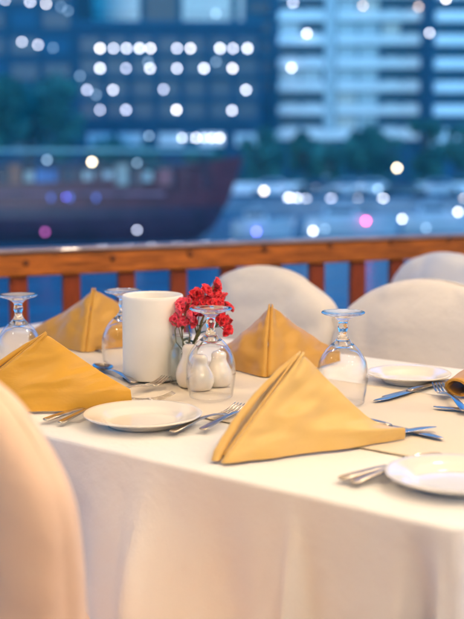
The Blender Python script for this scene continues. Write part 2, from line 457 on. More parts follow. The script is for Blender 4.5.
def goblet(px, py, label, h=.165, ground=None):
    p = T(px, py, .001)
    if .25 < to_tn(p)[1] < .67: p.z = TZ2 + .002
    root = tag(empty('water_goblet', p, random.random() * 6), label, 'glass', 'upside-down clear goblets on the table')
    # from the rim (on the table) up to the foot
    out = [(.0395, 0), (.0405, .002), (.0440, .022), (.0462, .045), (.0455, .062), (.0425, .076), (.0365, .088), (.029, .098), (.021, .106),
           (.0135, .113), (.0095, .119), (.0075, .125), (.0075, .130), (.0092, .134), (.0095, .138), (.0082, .142), (.0086, .147), (.012, .1515), (.019, .1555),
           (.028, .1585), (.036, .1605), (.039, .1625), (.0393, .164), (.038, .165), (.030, .1643), (.014, .163), (0, .1625)]
    inn = [(.0388, .0006), (.0422, .022), (.0443, .045), (.0436, .061), (.0418, .0742), (.0345, .0838), (.024, .090), (.012, .0935), (0, .0945)]
    MB().lathe([(0, .0985), (.010, .0980), (.019, .0955), (.0275, .0925)] + list(reversed(inn[:6])) + out[:9], 72).build('bowl', M['thin_glass'], root, True)
    MB().lathe([(0, .1010), (.008, .1005), (.015, .1015), (.0200, .1050), (.0209, .1061)] + out[9:], 72).build('stem', M['glass'], root, True)
    return root
goblet(20, 378, 'clear goblet upside down behind the mustard napkin at the table end')
goblet(124, 371, 'clear goblet upside down, half hidden behind the tall white pot')
goblet(211, 399, 'clear goblet upside down in front of the cream salt and pepper shakers')
goblet(342, 405, 'clear goblet upside down between the front gold napkin and the far plate')

# tall white pot
p = T(153.5, 379.5); p.z = TZ2 + .001
pot = tag(empty('cylinder_pot', p), 'tall plain white cylinder pot standing beside the flower jar', 'pot')
r = .061
MB().lathe([(0, .002), (.055, .002), (.057, 0), (.0595, .001), (r, .004), (r, .161), (r - .0006, .1665), (r - .002, .168), (r - .0035, .1665), (r - .004, .163), (r - .004, .012), (0, .010)], 96).build('body', M['pot'], pot, True)
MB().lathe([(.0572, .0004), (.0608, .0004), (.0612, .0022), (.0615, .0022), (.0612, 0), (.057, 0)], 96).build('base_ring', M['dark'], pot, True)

# shakers
def shaker(px, py, label, sc=.85, rs_=1.16):
    p = T(px, py); p.z = TZ2 + .001
    root = tag(empty('shaker', p, random.random()), label, 'shaker', 'cream pear shaped shakers')
    pr = [(0, 0), (.0165, 0), (.0185, .0015), (.0215, .009), (.0232, .018), (.0232, .026), (.0210, .036), (.0170, .046), (.0136, .055), (.0124, .062), (.0128, .068), (.0125, .073), (.0100, .0775), (.0055, .0795), (0, .080)]
    MB().lathe([(a * rs_, b * sc) for a, b in pr], 48).build('body', M['ceramic'], root, True)
    for k in range(3):
        a = k * 2.1; MB().lathe([(.0009, 0), (.0009, .0006), (0, .0006)], 8, (math.cos(a) * .0045 * sc, math.sin(a) * .0045 * sc, .0793 * sc)).build('hole', M['dark'], root)
shaker(200, 391.5, 'cream pear shaped shaker in front, left of its twin behind the goblet')
shaker(219, 387.5, 'cream pear shaped shaker seen through the goblet, on the side of the middle napkin')
shaker(190, 388.5, 'larger cream shaker between the flower jar and the two smaller shakers', 1.04, 1.18)

# flower jar
p = T(182, 385); p.z = TZ2 + .001; JP = p
jar = tag(empty('glass_jar', p), 'small clear glass jar holding the red flower sprigs', 'jar')
jo = [(0, 0), (.022, 0), (.0245, .003), (.0255, .012), (.026, .05), (.0245, .062), (.020, .071), (.0178, .078), (.0178, .086), (.020, .089), (.0205, .093), (.019, .0955)]
ji = [(.0172, .094), (.0162, .087), (.0162, .079), (.0185, .071), (.0228, .061), (.0240, .05), (.0236, .014), (.020, .006), (0, .005)]
MB().lathe(jo + ji, 64).build('body', M['jar_glass'], jar, True)

def flower_sprig(tip, mid, blossoms, m, label, seed, leaves=2, base=(0, 0, .01)):
    rnd = random.Random(seed)
    root = tag(empty('flower_sprig', JP + Vector(base)), label, 'flower', 'red flower sprigs in the jar')
    b = Vector((0, 0, 0)); mid = Vector(mid) - Vector(base); tip = Vector(tip) - Vector(base)
    pts = []
    for k in range(12):
        q = k / 11; p = b * (1 - q) ** 2 + mid * 2 * q * (1 - q) + tip * q * q
        pts.append(p + Vector((rnd.uniform(-1, 1), rnd.uniform(-1, 1), 0)) * .0012)
    st = MB().tube(pts, [.0021 - .0009 * k / 11 for k in range(12)], 6)
    for c in blossoms:
        c = Vector(c) - Vector(base); st.tube([pts[8], (pts[8] + c) / 2 + Vector((0, 0, .004)), c], [.0011, .0009, .0008], 5)
    st.build('stem', M['stem'], root, True)
    for c in blossoms:
        c = Vector(c) - Vector(base); mb = MB(); mp = 5 + rnd.randint(0, 2)
        ax = Vector((rnd.uniform(-1, 1), rnd.uniform(-1.4, .2), rnd.uniform(.0, 1))).normalized()
        rot = ax.to_track_quat('Z', 'Y').to_matrix()
        for lay in range(2):
            for q in range(mp):
                a = 2 * math.pi * q / mp + lay * .5 + rnd.uniform(-.15, .15); tilt = R(30 + 28 * lay + rnd.uniform(-20, 20))
                L = .0162 - .003 * lay + rnd.uniform(-.0015, .002); Wd = .0086
                vv = []; n1, n2 = 5, 5
                for j in range(n2):
                    v_ = j / (n2 - 1); wv = Wd * math.sin(math.pi * (.12 + .80 * v_)) ** .7
                    for i in range(n1):
                        u_ = i / (n1 - 1) * 2 - 1
                        x = u_ * wv; y = v_ * L; z = .25 * x * x / Wd * 4 + .0015 * math.sin(v_ * 5 + u_ * 4)
                        y2, z2 = y * math.cos(tilt) - z * math.sin(tilt), y * math.sin(tilt) + z * math.cos(tilt)
                        pnt = Vector((x * math.cos(a) - y2 * math.sin(a), x * math.sin(a) + y2 * math.cos(a), z2))
                        vv.append(c + rot @ pnt)
                mb.add(vv, grid_faces(n1, n2))
        o = mb.build('blossom', m, root, True); mod(o, 'SOLIDIFY', thickness=.0006)
    for k in range(leaves):
        q = pts[4 + k * 2]; a = rnd.uniform(0, 6.28); d = Vector((math.cos(a), math.sin(a), .5)).normalized(); s_ = d.cross(Vector((0, 0, 1))).normalized()
        vv = []
        for j in range(7):
            v_ = j / 6; wd = .005 * math.sin(math.pi * v_) + .0002
            for u_ in (-1, 0, 1): vv.append(q + d * .026 * v_ + s_ * wd * u_ + Vector((0, 0, -.006 * v_ * v_ + .001 * abs(u_))))
        mb = MB().add(vv, grid_faces(3, 7)); o = mb.build('leaf', M['leaf'], root, True); mod(o, 'SOLIDIFY', thickness=.0004)
def jp(px, py, dy=0.0):
    q = on_y(px, py, JP.y + dy); return q - JP
def cluster(pts): return [jp(a, b, c) for a, b, c in pts]
flower_sprig(jp(214, 285, .0), jp(200, 330, 0), cluster([(214, 285, 0), (209, 296, .01), (205, 292, -.01), (219, 300, .0), (199, 303, .01), (212, 306, -.015), (196, 296, .012), (190, 299, .02), (206, 304, .0), (216, 293, .012)]), M['petal'], 'tallest sprig of red blossoms rising above the goblet foot', 1)
flower_sprig(jp(226, 318, .0), jp(205, 330, 0), cluster([(224, 300, 0), (226, 309, .01), (221, 320, -.005), (225, 330, .0), (229, 322, .008), (218, 311, .01), (213, 322, .012), (220, 306, -.012)]), M['petal'], 'sprig of red blossoms drooping beside the goblet stem', 2)
flower_sprig(jp(180, 312, .0), jp(184, 345, 0), cluster([(176, 311, 0), (182, 306, .01), (187, 316, -.01), (178, 320, .008), (188, 305, .01), (184, 324, 0), (192, 312, .0), (190, 322, .012)]), M['petal2'], 'pinker sprig leaning over the white pot', 3)
flower_sprig(jp(203, 318, .01), jp(190, 350, 0), cluster([(204, 314, .02), (194, 318, .018), (190, 311, .02), (211, 316, .02), (200, 309, .02)]), M['petal2'], 'short sprig of pinkish red blossoms in the middle of the bunch', 4, 4)
# bare twigs
mb = MB()
for a in (((187, 352), (181, 337), (178, 325), (171, 321)), ((190, 350), (196, 335), (206, 320), (212, 312)), ((188, 356), (190, 335), (186, 318), (192, 300)), ((186, 350), (190, 338), (188, 326), (194, 316)), ((184, 352), (176, 342), (175, 330), (180, 318)), ((192, 346), (200, 334), (202, 322), (206, 312)), ((178, 386), (184, 372), (191, 355), (198, 338))):
    mb.tube([JP + jp(x, y, -.004) for x, y in a], [.0013, .0012, .001, .0007], 6)
o = mb.build('bare_twig', M['stem'], None, True); tag(o, 'thin bare twigs standing among the flower sprigs in the jar', 'twig')

# ---- cutlery: local +Y runs from the handle end to the tip
def strip(mb, secs):
    """secs: (y, z, half width, thickness, x offset) lofted as a closed flat bar"""
    v = []; n = 8
    for (y, z, hw_, th, xo) in secs:
        for (cx, cz) in ((-1, 0), (-.75, .5), (0, .62), (.75, .5), (1, 0), (.75, -.4), (0, -.4), (-.75, -.4)):
            v.append((xo + cx * hw_, y, z + cz * th))
    f = grid_faces(n, len(secs), True); f.append(tuple(range(n - 1, -1, -1))); f.append(tuple((len(secs) - 1) * n + k for k in range(n)))
    mb.add(v, f)
def handle_secs(L, zend=.003):
    return [(0, zend, .002, .002, 0), (.002, zend, .0065, .003, 0), (.008, zend + .0003, .0088, .003, 0), (.04, .0062, .0072, .003, 0), (.075, .0088, .005, .003, 0),
            (.1, .0092, .0036, .003, 0), (L * .62, .008, .0034, .003, 0)]
def lerp_tab(tab_, y):
    for (a, za), (b, zb) in zip(tab_, tab_[1:]):
        if y <= b: return za + (zb - za) * (y - a) / (b - a)
    return tab_[-1][1]
def mesh_fork():
    mb = MB(); L = .198
    hz = [(.0, .003), (.1, .009), (.125, .0078), (.142, .0045), (.155, .0035), (.170, .0045), (.185, .0085), (.198, .0145)]
    s = handle_secs(L)[:-1] + [(.122, .008, .0036, .003, 0), (.130, .0066, .0065, .0026, 0), (.138, .0052, .0105, .0022, 0), (.146, .0042, .0122, .002, 0), (.153, .0037, .0123, .002, 0)]
    strip(mb, s)
    for k in range(4):
        x = -.0102 + k * .0068
        strip(mb, [(.150, .0037, .0024, .0018, x), (.165, lerp_tab(hz, .165), .0022, .0018, x), (.178, lerp_tab(hz, .178), .0019, .0017, x * .98), (.190, lerp_tab(hz, .190), .0015, .0015, x * .96), (.198, .0145, .0006, .001, x * .95)])
    return mb
def mesh_knife():
    mb = MB()
    strip(mb, [(0, .004, .003, .003, 0), (.003, .004, .0078, .0045, 0), (.03, .0045, .0085, .005, 0), (.07, .0048, .0072, .005, 0), (.095, .0045, .0062, .0045, 0), (.103, .004, .0068, .003, 0)])
    strip(mb, [(.1035, .003, .0085, .0014, 0), (.115, .003, .0098, .0013, 0), (.16, .003, .0102, .0012, 0), (.19, .003, .0096, .0012, 0), (.207, .003, .0066, .001, .0022), (.216, .003, .002, .0008, .0045)])
    return mb
def mesh_spoon():
    mb = MB(); strip(mb, handle_secs(.19)[:-1] + [(.12, .0078, .0034, .003, 0), (.131, .0066, .0055, .0026, 0), (.136, .0058, .008, .002, 0)])
    v = []; n1, n2 = 13, 16
    for lay in (0, 1):
        for j in range(n2):
            q = j / (n2 - 1); y = .131 + .062 * q; hwid = .0205 * (math.sin(math.pi * min(1, q * .93 + .035)) ** .62)
            for i in range(n1):
                u = i / (n1 - 1) * 2 - 1
                dep = .0085 * (1 - u * u) * math.sin(math.pi * q) ** .7
                v.append((u * hwid, y, .0095 - dep + .001 * q - lay * .0012))
        mb.add(v, grid_faces(n1, n2)); v = []
    return mb
ME = {'fork': mesh_fork(), 'knife': mesh_knife(), 'spoon': mesh_spoon()}
first = {}
def cutlery(kind, p0, p1, label, dz=0.0, roll=0.0, tiltup=0.0):
    """laid from the handle end at photo point p0 towards p1 on the table plane"""
    a = T(*p0); b = T(*p1)
    rz = math.atan2(b.y - a.y, b.x - a.x) - math.pi / 2
    if kind in first: o = first[kind].copy(); COL.objects.link(o)
    else:
        o = ME[kind].build(kind, M['steel'], None, True); first[kind] = o
    o.location = (a.x, a.y, TZ + .0045 + dz); o.rotation_euler = (tiltup, roll, rz)
    tag(o, label, kind, kind + 's laid on the table')
    return o
def tipped(kind, p1, p0, *a, **k):
    """same, but p1 (the tip) fixes the place"""
    L = {'fork': .198, 'knife': .216, 'spoon': .193}[kind]
    A = T(*p1); B = T(*p0); d = (B - A).normalized(); h = A + d * L
    o = cutlery(kind, p0, p1, *a, **k); o.location = (h.x, h.y, o.location.z); return o
cutlery('knife', (45, 425), (96, 409), 'knife whose handle points out beside the plate near the mustard napkin, outer of two')
cutlery('spoon', (60, 427), (106, 410), 'spoon handle lying between the outer knife and the plate rim by the mustard napkin')
tipped('fork', (240, 414), (141, 447), 'fork with its four tines up, just right of the front plate', dz=.001)
tipped('fork', (260, 411), (178, 444), 'second fork, its tines against the front gold napkin', dz=.001)
tipped('spoon', (97, 371), (168, 401), 'spoon with a dark shining bowl, beside the foot of the white pot', dz=.002)
tipped('fork', (166, 388), (82, 408), 'fork whose tines show beside the foot of the white pot, behind the mustard napkin', dz=.005)
tipped('fork', (174, 404), (90, 410), 'fork mostly hidden behind the front plate, tines just above its rim', dz=.003)
tipped('knife', (376, 405), (446, 384), 'knife with its tip out in front of the far plate, nearest the goblet')
tipped('knife', (384, 401), (458, 382), 'second knife of the pair in front of the far plate, nearer the plate')
tipped('fork', (437, 394), (474, 424), 'fork lying against the curled napkin at the frame edge', dz=.004)
tipped('knife', (433, 411), (520, 417), 'knife under the fork beside the curled napkin at the frame edge')
cutlery('knife', (340, 485), (395, 471), 'knife handle reaching out from under the plate nearest the table corner')
cutlery('spoon', (352, 488), (408, 472), 'spoon handle beside the knife at the plate nearest the table corner')
tipped('knife', (445, 443), (362, 424), 'knife running out from behind the front gold napkin')
tipped('knife', (434, 433), (350, 447), 'knife tip crossing over the knife beyond the front gold napkin', dz=.004)
tipped('knife', (252, 373), (300, 386), 'knife lying behind the middle napkin, near the goblet by the shakers')
tipped('fork', (88, 341), (116, 368), 'fork lying between the far napkin and the goblet by the pot', dz=.002)

# ================================================================== napkins
def napkin(F, ang1, L1, ang2, L2, apex_r, apex_ang, h, m, label, hb=.03, sag=.008, seed=1.0, bulge=.012, gap=.004):
    F = T(*F) if isinstance(F, tuple) else F
    base_z = TZ2 + .001
    root = tag(empty('napkin', (F.x, F.y, base_z)), label, 'napkin', 'folded gold cloth napkins')
    A = Vector((apex_r * math.cos(R(apex_ang)), apex_r * math.sin(R(apex_ang)), h))
    for wi, (ang, L, sgn) in enumerate(((ang1, L1, 1), (ang2, L2, -1))):
        B = Vector((L * math.cos(R(ang)), L * math.sin(R(ang)), 0))
        n_out = (A.cross(B)) * (1 if A.cross(B).dot(Vector((math.cos(R(ang + (-90 if wi == 0 else 90))), math.sin(R(ang + (-90 if wi == 0 else 90))), .2))) > 0 else -1)
        n_out.normalize()
        K, NU, NC = 40, 34, 7; vs = []
        for k in range(K):
            v = k / (K - 1); v = v ** .9
            Sv = A * v
            v1 = .16
            Bt = B + Vector((0, 0, hb)) - B.normalized() * .004
            if v < v1: E = B + (Bt - B) * (v / v1)
            else:
                q = (v - v1) / (1 - v1); E = Bt + (A - Bt) * q; E.z -= sag * math.sin(math.pi * q) * (1.2 - q)
            rs = .0076 * (1 - .5 * v); re = .0022 * (1 - .3 * v)
            g = n_out * (rs * .95 + (0 if wi == 0 else gap * math.sin(math.pi * min(1, .12 + v * .88)) ** .8))            # wings lie side by side along the seam
            Sv = Sv + g
            c = (E - Sv); Lc = max(c.length, .004); c = c.normalized()
            ring = []
            def offs(u):
                bz = bulge * math.sin(math.pi * min(1, u * 1.02)) ** .9 * (1 - v) ** .6 * min(1, Lc / .1)
                # soft dents and a roll fold beside the seam
                dnt = -.003 * math.exp(-((u * Lc - .034) / .020) ** 2) * (1 - v) ** .5
                wr = .0105 * noise.noise(Vector((u * Lc * 10 + v * 2.5 + seed, v * 3.4 - u * 1.2, seed + wi * 5))) * min(1, u * 4)
                wr += .0022 * noise.noise(Vector((u * Lc * 34 + seed, v * 8, seed)))
                return bz + dnt + wr * min(1, Lc / .05)
            for i in range(NU):
                u = i / (NU - 1); rr = rs + (re - rs) * smoothstep(0, .25, u)
                ring.append(Sv + c * (u * Lc) + n_out * (rr + offs(u)))
            o1 = offs(1)
            for i in range(1, NC):
                a = math.pi * i / NC; ring.append(E + c * math.sin(a) * re + n_out * (re * math.cos(a) + o1))
            for i in range(NU):
                u = 1 - i / (NU - 1); rr = rs + (re - rs) * smoothstep(0, .25, u)
                ring.append(Sv + c * (u * Lc) + n_out * (-rr + offs(u)))
            o0 = offs(0)
            for i in range(1, NC):
                a = math.pi * i / NC; ring.append(Sv - c * math.sin(a) * rs + n_out * (-rs * math.cos(a) + o0))
            if k == 0:
                for p in ring: p.z = 0
            for p in ring:
                p.z = max(p.z, 0.0)
                vs.append(p)
        n = len(ring); f = grid_faces(n, K, True)
        f.append(tuple((K - 1) * n + i for i in range(n)))
        obj('fold', vs, f, m, root)
        # the hem of the inner layer peeping out along the seam
        pts = []; rad = []
        for k in range(16):
            v = k / 15; pts.append(A * v + n_out * (.004) + Vector((math.cos(R(ang)), math.sin(R(ang)), 0)) * .009 * (1 - v) + Vector((0, 0, .004))); rad.append(.0032 * (1 - .5 * v))
        MB().tube(pts, rad, 8).build('hem', m, root, True)
    return root
napkin((224, 464), 25, .312, 62, .25, .165, 43, .137, M['gold_lamplit'], 'gold napkin with lamp light put into its colour, folded into a pyramid, nearest the camera at the centre', hb=.018, sag=.030, seed=3, gap=.016)
napkin((-46, 412), 2, .312, 42, .25, .165, 13, .126, M['gold_deep'], 'mustard gold pyramid napkin behind the near chair', hb=.034, sag=.004, seed=8, gap=.012)
napkin((267, 378), 47, .235, 128, .18, .10, 84, .128, M['gold'], 'gold pyramid napkin with its seam facing forward, behind the centre goblet', hb=.02, sag=.004, seed=12)
napkin((86, 353), 45, .27, 134, .22, .07, 80, .132, M['gold'], 'gold pyramid napkin furthest off, towards the far end of the table', hb=.02, sag=.004, seed=17)

# curled napkin at the frame edge: an open cone of cloth
p = T(457, 401); p.z = TZ2 + .0
q = T(520, 372); d = (Vector((q.x, q.y, 0)) - Vector((p.x, p.y, 0))).normalized(); sd_ = Vector((-d.y, d.x, 0))
vs = []; NA, NL = 60, 26
for j in range(NL):
    y = j / (NL - 1)
    for i in range(NA):
        a = i / (NA - 1) * 2 * math.pi * 1.9 - 1.1
        rr = (.021 + .012 * y) * (1 - .22 * i / NA) + .0015 * noise.noise(Vector((a * 2, y * 5, 1)))
        x = y * .24 - .008 * math.sin(a * 1.0)
        vs.append(d * x + sd_ * (rr * 1.15 * math.cos(a)) + Vector((0, 0,   .021 + .010 * y + rr * .85 * math.sin(a))))
    pass
o = obj('napkin', vs, grid_faces(NA, NL), M['gold'], None, loc=(p.x, p.y, TZ2)); mod(o, 'SOLIDIFY', thickness=.0025, offset=0)
tag(o, 'gold napkin curled into an open roll, cut by the frame edge', 'napkin', 'folded gold cloth napkins')

# ================================================================== the harbour
ZW = EYE - 4.6                   # water level
ZG = EYE - 3.5                   # quay level
B = {}
B['water'] = mat('harbour_water', (.004, .17, .22), .15, spec=.5, ior=1.33, bump=[(.5, .8, .6), (2.2, .7, .2)])
B['ground'] = mat('quay_paving', (.2, .2, .22), .8, noise_scale=.6, noise_amt=.15)
B['road'] = mat('asphalt', (.06, .06, .065), .8, noise_scale=1, noise_amt=.2)
B['quay'] = mat('quay_wall_concrete', (.24, .25, .27), .8, noise_scale=.8, noise_amt=.2)
B['pale'] = mat('pale_render', (.74, .76, .78), .7, noise_scale=.4, noise_amt=.06)
B['mid'] = mat('blue_grey_cladding', (.008, .055, .12), .7, spec=.2, noise_scale=.3, noise_amt=.15)
B['darkwall'] = mat('dark_cladding', (.004, .028, .07), .7, spec=.2, noise_scale=.3, noise_amt=.2)
B['glass'] = mat('tower_window_glass', (.004, .025, .06), .35, spec=.2)
B['glass2'] = mat('paler_window_glass', (.34, .41, .47), .3, spec=.3)
B['wlamp'] = mat('white_lamp', (.9, .9, .9), .5, emit=(.86, .88, 1.0), es=5.6)
B['flamp'] = mat('dim_white_lamp', (.9, .9, .9), .5, emit=(.45, .68, .9), es=1.6)
B['warm'] = mat('warm_lamp', (.9, .9, .8), .5, emit=(1.0, .80, .50), es=9)
B['cream'] = mat('cream_lamp', (.9, .9, .8), .5, emit=(1.0, .84, .70), es=4.2)
B['orange'] = mat('dim_orange_lamp', (.9, .8, .7), .5, emit=(1.0, .70, .55), es=3)
B['pink'] = mat('pink_lamp', (.9, .5, .6), .5, emit=(1.0, .06, .26), es=9)
B['violet'] = mat('violet_lamp', (.5, .5, .9), .5, emit=(.14, .12, 1.0), es=9)
B['magenta'] = mat('dim_magenta_lamp', (.6, .3, .6), .5, emit=(.6, .09, .40), es=1.6)
B['blue_led'] = mat('blue_lit_window', (.2, .2, .6), .5, emit=(.13, .24, .9), es=.25)
B['hull'] = mat('red_brown_hull', (.11, .014, .020), .5, noise_scale=1.2, noise_amt=.4, stretch=(1, 1, 5))
B['hull2'] = mat('dark_hull', (.045, .014, .030), .5, noise_scale=1.0, noise_amt=.3)
B['white'] = mat('white_gelcoat', (.42, .46, .50), .3, coat=.3, noise_scale=.8, noise_amt=.04)
B['trunk'] = mat('tree_trunk', (.08, .055, .035), .9, noise_scale=3, noise_amt=.3)
B['crown'] = mat('tree_leaves', (.035, .13, .10), .6, noise_scale=.5, noise_amt=.9)
B['crown2'] = mat('dark_tree_leaves', (.025, .10, .07), .6, noise_scale=.5, noise_amt=.9)
B['tyre'] = mat('tyre_rubber', (.02, .02, .02), .8)

# water: one sheet to the quay; land beyond it
QY = 88.0
def sheet(name, x0, y0, x1, y1, z, m, kind='structure'):
    return tag(obj(name, [(x0, y0, z), (x1, y0, z), (x1, y1, z), (x0, y1, z)], [(0, 1, 2, 3)], m, None, False), kind=kind)
sheet('water', -415, -55, 415, QY + 1, ZW, B['water'])
sheet('ground', -415, QY + .6, 415, 325, ZG, B['ground'])
sheet('road', -400, QY + 9, 400, QY + 17, ZG + .006, B['road'])
tag(MB().box(-400, QY, ZW - 1, 400, QY + .6, ZG + .15).build('quay_wall', B['quay']), 'long pale concrete quay wall along the far bank of the water', 'quay wall', kind='structure')
lines = MB()
for k in range(60): lines.box(-120 + k * 4, QY + 12.9, ZG + .010, -118 + k * 4, QY + 13.05, ZG + .012)
tag(lines.build('road_marking', B['pale']), kind='structure')
tag(MB().box(-400, QY + 17.1, ZG, 400, QY + 17.5, ZG + 1.0).build('low_wall', B['pale']), 'low pale wall running behind the far road', 'wall')

_lr = random.Random(5)
B['wlamp2'] = mat('lavender_white_lamp', (.9, .9, .9), .5, emit=(.74, .78, 1.0), es=4.2)
B['wlamp3'] = mat('bright_white_lamp', (.9, .9, .9), .5, emit=(.95, .92, .95), es=7.0)
def lamp_part(parent, m, p, r, name='lamp'):
    if m is B['wlamp']: m = _lr.choice((B['wlamp'], B['wlamp'], B['wlamp2'], B['wlamp3'])); r *= _lr.uniform(.88, 1.12)
    return MB().ball(p, r * .68, n=6).build(name, m, parent, True)

# ---- tower with bands of balconies (right)
def tower(name, label, y, x0, x1, top_storeys, y_pix0, storey_px, segs, base_y=None, body='mid', depth=18, win='glass', cat='building', pale_cols=()):
    """bands of parapet every storey across given pixel segments, glazing between"""
    root = tag(empty(name, on_y((x0 + x1) / 2, 155, y)), label, cat); L0 = root.location.copy(); L0.z = 0; root.location = L0
    s = y / FPX
    X0, X1 = (x0 - 232) * s - L0.x, (x1 - 232) * s - L0.x
    zt = EYE + (155 - y_pix0) * s + top_storeys * storey_px * s
    MB().box(X0, 0, ZG, X1, depth, zt).build('wall', B[body], root)
    MB().box(X0 - .3, -.3, zt + .003, X1 + .3, depth + .3, zt + .9).build('roof', B['pale'], root)
    return root, s, L0
rt, s, L0 = tower('apartment_tower', 'tall apartment tower with white balcony bands, seen above the centre goblet and grey chair', 172, 272, 420, 9, 0, 22.4, None)
rw = random.Random(3); B['curtain'] = mat('pale_curtain', (.5, .5, .48), .8)
def PX(px, L): return (px - 232) * s - L.x
for k in range(-9, 6):
    zc = EYE + (155 - (22 + 22.4 * k)) * s
    for (a, b) in ((277, 322), (334, 417)):
        if k >= 5 - 0 and a == 334: b = 420
        mb = MB().box(PX(a, L0), -1.5, zc - .6, PX(b, L0), -.003, zc + .6)
        mb.build('balcony', B['pale'], rt)
    mb = MB()
    for (a, b, m_) in ((279, 298, 'glass'), (300, 320, 'glass'), (379, 396, 'glass'), (398, 416, 'glass'), (335, 354, 'glass2'), (356, 375, 'glass2')):
        if rw.random() < .16: m_ = rw.choice(('glass2', 'curtain'))
        MB().box(PX(a, L0), -.12, zc + .64, PX(b, L0), -.004, zc + 2.5).build('window', B[m_], rt)
        if m_ == 'glass': MB().box(PX(a, L0) + .2, -1.3, zc + .61, PX(b, L0) - .1, -1.25, zc + .95).build('balcony_rail', B['glass2'], rt)
MB().box(PX(322.5, L0), -.9, ZG, PX(333, L0), -.003, 34).build('pier', B['glass2'], rt)
MB().box(PX(272, L0), -2.2, EYE + (155 - 140) * s, PX(420, L0), -.004, EYE + (155 - 132) * s).build('podium_canopy', B['pale'], rt)
for (px, py, m_) in ((293, 3, 'wlamp'), (307, 33.5, 'wlamp'), (291.5, 68, 'wlamp'), (363, 6, 'orange'), (418.5, 7, 'orange')):
    q = on_y(px, py, 172 - 2.2) - L0; lamp_part(rt, B[m_], q, .3)

rt2, s, L2 = tower('apartment_tower', 'second banded apartment tower, cut by the frame, beyond the wide one', 160, 428, 520, 9, 0, 22.4, None)
for k in range(-9, 6):
    zc = EYE + (155 - (22 + 22.4 * k)) * s
    MB().box(PX(430, L2), -1.4, zc - .66, PX(518, L2), -.003, zc + .66).build('balcony', B['pale'], rt2)
    for a in (432, 450, 470): MB().box(PX(a, L2), -.12, zc + .68, PX(a + 15, L2), -.004, zc + 2.2).build('window', B['glass'], rt2)
MB().box(PX(428, L2), -2.2, EYE + (155 - 148) * s, PX(520, L2), -.004, EYE + (155 - 138) * s).build('podium_canopy', B['pale'], rt2)
for (px, py, m_) in ((429.5, 33, 'wlamp'), (446, -1, 'wlamp')):
    q = on_y(px, py, 160 - 2.2) - L2; lamp_part(rt2, B[m_], q, .28)

# ---- dark office block with rows of lamps (middle left)
y = 150; s = y / FPX
ob = tag(empty('office_block', ((170 - 232) * s, y, 0)), 'dark blue block carrying rows of round white lamps, above the white pot', 'building'); LO = ob.location.copy()
def PO(px): return (px - 232) * s - LO.x
MB().box(PO(78), 0, ZG, PO(262), 20, EYE + (155 - 30) * s).build('wall', B['darkwall'], ob)
MB().box(PO(77), -.3, EYE + (155 - 30) * s + .003, PO(263), 20.3, EYE + (155 - 30) * s + .6).build('roof', B['mid'], ob)
for r_, py in enumerate((58, 79, 100, 121)):
    z = EYE + (155 - py) * s
    MB().box(PO(80), -.6, z - .12, PO(260), -.003, z + .12).build('ledge', B['mid'], ob)
    for c in range(7):
        MB().box(PO(84 + c * 25.5), -.1, z + .3, PO(84 + c * 25.5 + 19), -.004, z + 2.2).build('window', B['glass'], ob)
LP = [(x, 48.5) for x in (100, 113.5, 126.5, 139.5, 150.5, 177, 190.5, 220, 233, 247.5)] + [(x, 68.5) for x in (100, 126, 150, 177, 204, 232.5)] + \
     [(87, 90), (113, 90), (163.5, 89.5), (246, 90)] + [(100, 110), (126, 110), (176.5, 110), (232, 110.5)]
for (px, py) in LP:
    lamp_part(ob, B['wlamp'], on_y(px, py, y - .9) - LO, .27)
for (px, py) in ((80, 76), (148, 62), (96, 95), (216, 62)): lamp_part(ob, B['flamp'], on_y(px, py, y - .9) - LO, .24)
for px in (90, 120, 160, 200, 235):
    MB().box(PO(px), -1.1, EYE + (155 - 146) * s, PO(px + 24), -.004, EYE + (155 - 134) * s).build('shop_window', B['glass2'], ob)
for px in (182, 189, 196, 204, 212, 220): lamp_part(ob, B['cream'] if px == 0 else B['flamp'] if px == 189 else B['wlamp'], on_y(px, 138, y - 1.6) - LO, .24)

# ---- pale tower behind it, far left tower
y = 215; s = y / FPX
pt = tag(empty('pale_tower', ((165 - 232) * s, y, 0)), 'pale tower with dark window strips rising behind the dark block', 'building'); LQ = pt.location.copy()
def PQ(px): return (px - 232) * s - LQ.x
MB().box(PQ(70), 0, ZG, PQ(262), 22, 62).build('wall', B['mid'], pt)
for (a, b) in ((88, 142), (184, 231), (238, 258)):
    MB().box(PQ(a), -.8, ZG, PQ(b), -.004, 60).build('facade_panel', B['pale'], pt)
    for k in range(11):
        z = 18 + k * 4; MB().box(PQ(a + 3), -.93, z, PQ(b - 3), -.803, z + .9).build('window', B['glass2'], pt)
MB().box(PQ(148), -.3, ZG, PQ(178), -.004, 60).build('window_strip', B['glass'], pt)
lamp_part(pt, B['flamp'], on_y(216, 14, y - 1.5) - LQ, .4)

y = 185; s = y / FPX
lt = tag(empty('office_tower', ((10 - 232) * s, y, 0)), 'dark blue office tower behind the large tree at the frame edge', 'building'); LT = lt.location.copy()
def PT(px): return (px - 232) * s - LT.x
MB().box(PT(-120), 0, ZG, PT(80), 22, 66).build('wall', B['darkwall'], lt)
for k in range(16):
    z = 1 + k * 4
    for c in range(6): MB().box(PT(-112 + c * 32), -.15, z, PT(-112 + c * 32 + 25), -.004, z + 2.4).build('window', B['glass' if (k + c) % 3 else 'mid'], lt)
for (px, py) in ((22, 42), (38, 45), (53, 48)): lamp_part(lt, B['wlamp'] if px < 50 else B['flamp'], on_y(px, py, y - 1) - LT, .27)
for (px, py) in ((5, 0), (30, 2), (46, 4), (61, 7), (68, 11)): lamp_part(lt, B['flamp'] if px > 60 else B['wlamp'], on_y(px, py, y - 1) - LT, .27)

